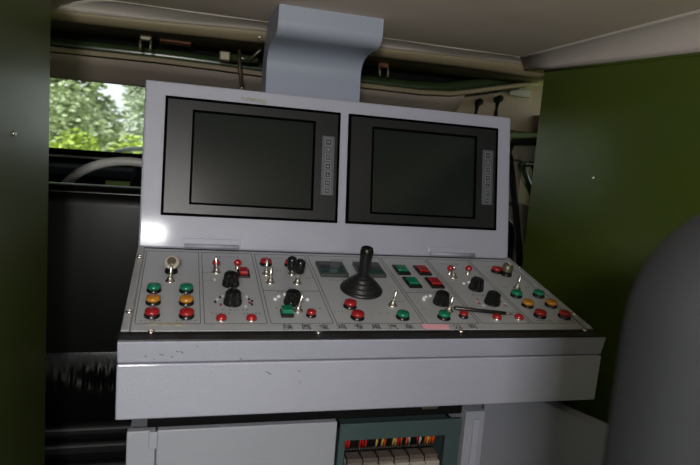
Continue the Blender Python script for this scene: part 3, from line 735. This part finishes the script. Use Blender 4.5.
cab_seat(.362, 'black passenger seat glimpsed between grey panel and green partition', .46, -.012)
# operator chair in the foreground
t = thing('operator_chair', 'charcoal chair back, blurred, at the lower right foreground', 'chair', (.12,-.80,0))
CM = T((.176,-.955,.796)) @ Matrix.Rotation(math.radians(-2),4,'Z')
bm = B(); cushion(bm, .50, .515, .075, .085, .034, 10); obj('backrest', bm, 'cloth', t, CM, True)
bm = B(); box(bm, (.172,-.74,.46), (.44,.40,.08), .03, None, 4); obj('seat', bm, 'cloth', t, None, True)
bm = B(); box(bm, (.172,-.935,.50), (.07,.02,.20), .005); obj('back_bracket', bm, 'blackmatt', t)
bm = B(); lathe(bm, [(.03,.06),(.03,.25),(.022,.255),(.022,.425)], (.172,-.76,0), None, 16); obj('post', bm, 'blackmatt', t)
for k in range(5):
    a = 2*PI*k/5+.3; bm = B(); tube(bm, [(.172,-.76,.085),(.172+.24*math.cos(a),-.76+.24*math.sin(a),.05)], [.022,.014], 8); l = obj('leg', bm, 'blackmatt', t)
    bm = B(); lathe(bm, [(.020,-.012),(.024,-.006),(.024,.006),(.020,.012)], (.172+.24*math.cos(a),-.76+.24*math.sin(a),.0245), Matrix.Rotation(PI/2,3,'X'), 14); obj('caster', bm, 'blackmatt', l)

# ================================================================== OUTSIDE
bm = B(); box(bm, (0,25,-.95), (120,90,.1)); struct('ground', bm, 'ground', 'bright grassy ground outside', 'ground')
def leaves(bm, c, rad, n, s, rr, flat=1.0):
    c = Vector(c)
    for _ in range(n):
        d = Vector((rr.gauss(0,1), rr.gauss(0,1), rr.gauss(0,1))).normalized() * (rr.random()**.4)
        p = c + Vector((d.x*rad[0], d.y*rad[1], d.z*rad[2]))
        R = Matrix.Rotation(rr.uniform(0,6.28),3,'Z') @ Matrix.Rotation(rr.uniform(-1.3,1.3),3,'X')
        q = [R @ Vector(v)*s*rr.uniform(.6,1.3) + p for v in ((-.5,0,0),(0,-.28,.05),(.5,0,0),(0,.28,.05))]
        f = bm.faces.new([bm.verts.new(v) for v in q])
def tree(x, y, h, rx, m, lab, n, s, seed):
    rr = random.Random(seed); t = thing('tree', lab, 'tree', (x,y,-.9), 'trees beyond the windscreen')
    b = B(); tube(b, [(x,y,-.95),(x+.1,y,.2),(x+.05,y,h*.6)], [.14,.11,.05], 8); obj('trunk', b, 'bark', t)
    b = B()
    for k in range(9):
        a = rr.uniform(0,6.28); q = rr.uniform(.1,.8)
        leaves(b, (x+rx*q*math.cos(a), y+rx*q*math.sin(a), -.9+h*rr.uniform(.28,.92)), (rx*.5,rx*.5,h*.17), n//9, s, rr)
    obj('crown', b, m, t)
def shrub(x, y, h, rx, m, lab, n, s, seed):
    rr = random.Random(seed); t = thing('shrub', lab, 'shrub', (x,y,-.9), 'shrubs beyond the windscreen')
    b = B()
    for k in range(5): tube(b, [(x,y,-.92),(x+rr.uniform(-.4,.4)*rx,y+rr.uniform(-.3,.3),-.9+h*.7)], [.03,.012], 6)
    obj('stem', b, 'bark', t)
    b = B(); leaves(b, (x,y,-.9+h*.52), (rx,rx*.7,h*.52), n, s, rr); obj('foliage', b, m, t)
tree(-5.0,18,6.2,1.7,'leafhaze','pale green tree at the left side of the windscreen view',4500,.30,1)
tree(-3.1,15,5.4,1.35,'leaf','mid green tree in the middle of the windscreen view',4500,.26,2)
tree(-1.2,19,6.0,1.6,'leafhaze','pale tree beside the grey panel in the windscreen view',4200,.30,3)
for i, (x, y, h, r) in enumerate(((-3.05,10.5,2.15,.66),(-2.05,9.6,2.0,.56),(-1.25,10.8,1.98,.62))):
    shrub(x, y, h, r, 'leaflime', ('lime green shrub at the left foot of the windscreen view','lime green shrub at the middle foot of the windscreen view','lime green shrub at the right foot of the windscreen view')[i], 3500, .12, 20+i)
shrub(-2.7,12.8,3.0,.75,'leaf','taller mid green shrub behind the lime shrubs',3500,.16,31)
shrub(-1.0,13.4,2.6,.75,'leafhaze','taller pale shrub behind the lime shrubs',3000,.16,32)

# ================================================================== LIGHT
wd = bpy.data.worlds.new('overcast_sky'); bpy.context.scene.world = wd; wd.use_nodes = True
nt = wd.node_tree; bg = nt.nodes['Background']
tc = nt.nodes.new('ShaderNodeTexCoord'); sp = nt.nodes.new('ShaderNodeSeparateXYZ'); rp_ = nt.nodes.new('ShaderNodeValToRGB')
nt.links.new(tc.outputs['Generated'], sp.inputs[0]); nt.links.new(sp.outputs['Z'], rp_.inputs[0]); nt.links.new(rp_.outputs[0], bg.inputs['Color'])
rp_.color_ramp.elements[0].position = 0; rp_.color_ramp.elements[0].color = (.95,.97,1,1); rp_.color_ramp.elements[1].position = .7; rp_.color_ramp.elements[1].color = (.75,.86,1,1)
bg.inputs['Strength'].default_value = 1.25
def area(name, loc, aim, size, power, color=(1,1,1), sy=None):
    l = bpy.data.lights.new(name, 'AREA'); l.energy = power; l.color = color; l.size = size
    if sy: l.shape = 'RECTANGLE'; l.size_y = sy
    o = bpy.data.objects.new(name, l); col.objects.link(o); o.location = loc
    o.rotation_euler = (Vector(aim)-Vector(loc)).to_track_quat('-Z','Y').to_euler(); return o
area('camera_flash', (-.466,-1.60,1.205), (-.02,-.1,.90), .13, 10.2, (1,.98,.96), .07)
area('rear_ceiling_fill', (.0,-2.28,.78), (.0,-.6,1.45), .9, 2.6, (1,.97,.94), .5)  # added fill at the open rear, aimed up to brighten the ceiling

sl = bpy.data.lights.new('foliage_sun', 'SUN'); sl.energy = 5.0; sl.angle = .02; sl.color = (1,.97,.9)  # added sun that brightens the foliage outside
so = bpy.data.objects.new('foliage_sun', sl); col.objects.link(so); so.rotation_euler = Vector((.75,.55,-1.05)).to_track_quat('-Z','Y').to_euler()

# ================================================================== CAMERA
cam = bpy.data.cameras.new('camera'); co = bpy.data.objects.new('camera', cam); col.objects.link(co)
yaw, pitch, roll = -0.2796, -0.1260, 0.0783
f = Vector((math.sin(-yaw)*math.cos(pitch), math.cos(yaw)*math.cos(pitch), math.sin(pitch)))
r = Vector((math.cos(yaw), math.sin(yaw), 0)); u = r.cross(f)
c_, s_ = math.cos(roll), math.sin(roll)
r2 = c_*r + s_*u; u2 = -s_*r + c_*u
mw = Matrix(((r2.x,u2.x,-f.x,-.3301),(r2.y,u2.y,-f.y,-1.2193),(r2.z,u2.z,-f.z,1.0577),(0,0,0,1)))
co.matrix_world = mw
cam.sensor_width = 36; cam.lens = 593.39*36/700; cam.clip_start = .01; cam.clip_end = 300
cam.dof.use_dof = True; cam.dof.focus_distance = 1.25; cam.dof.aperture_fstop = cam.lens/1000/.0055
sc = bpy.context.scene; sc.camera = co
sc.view_settings.view_transform = 'Standard'; sc.view_settings.look = 'None'; sc.view_settings.gamma = 1; sc.view_settings.use_curve_mapping = False
sc.view_settings.exposure = 0.05
sc.cycles.use_denoising = True
sc.cycles.max_bounces = 8
sc.cycles.sample_clamp_indirect = 4
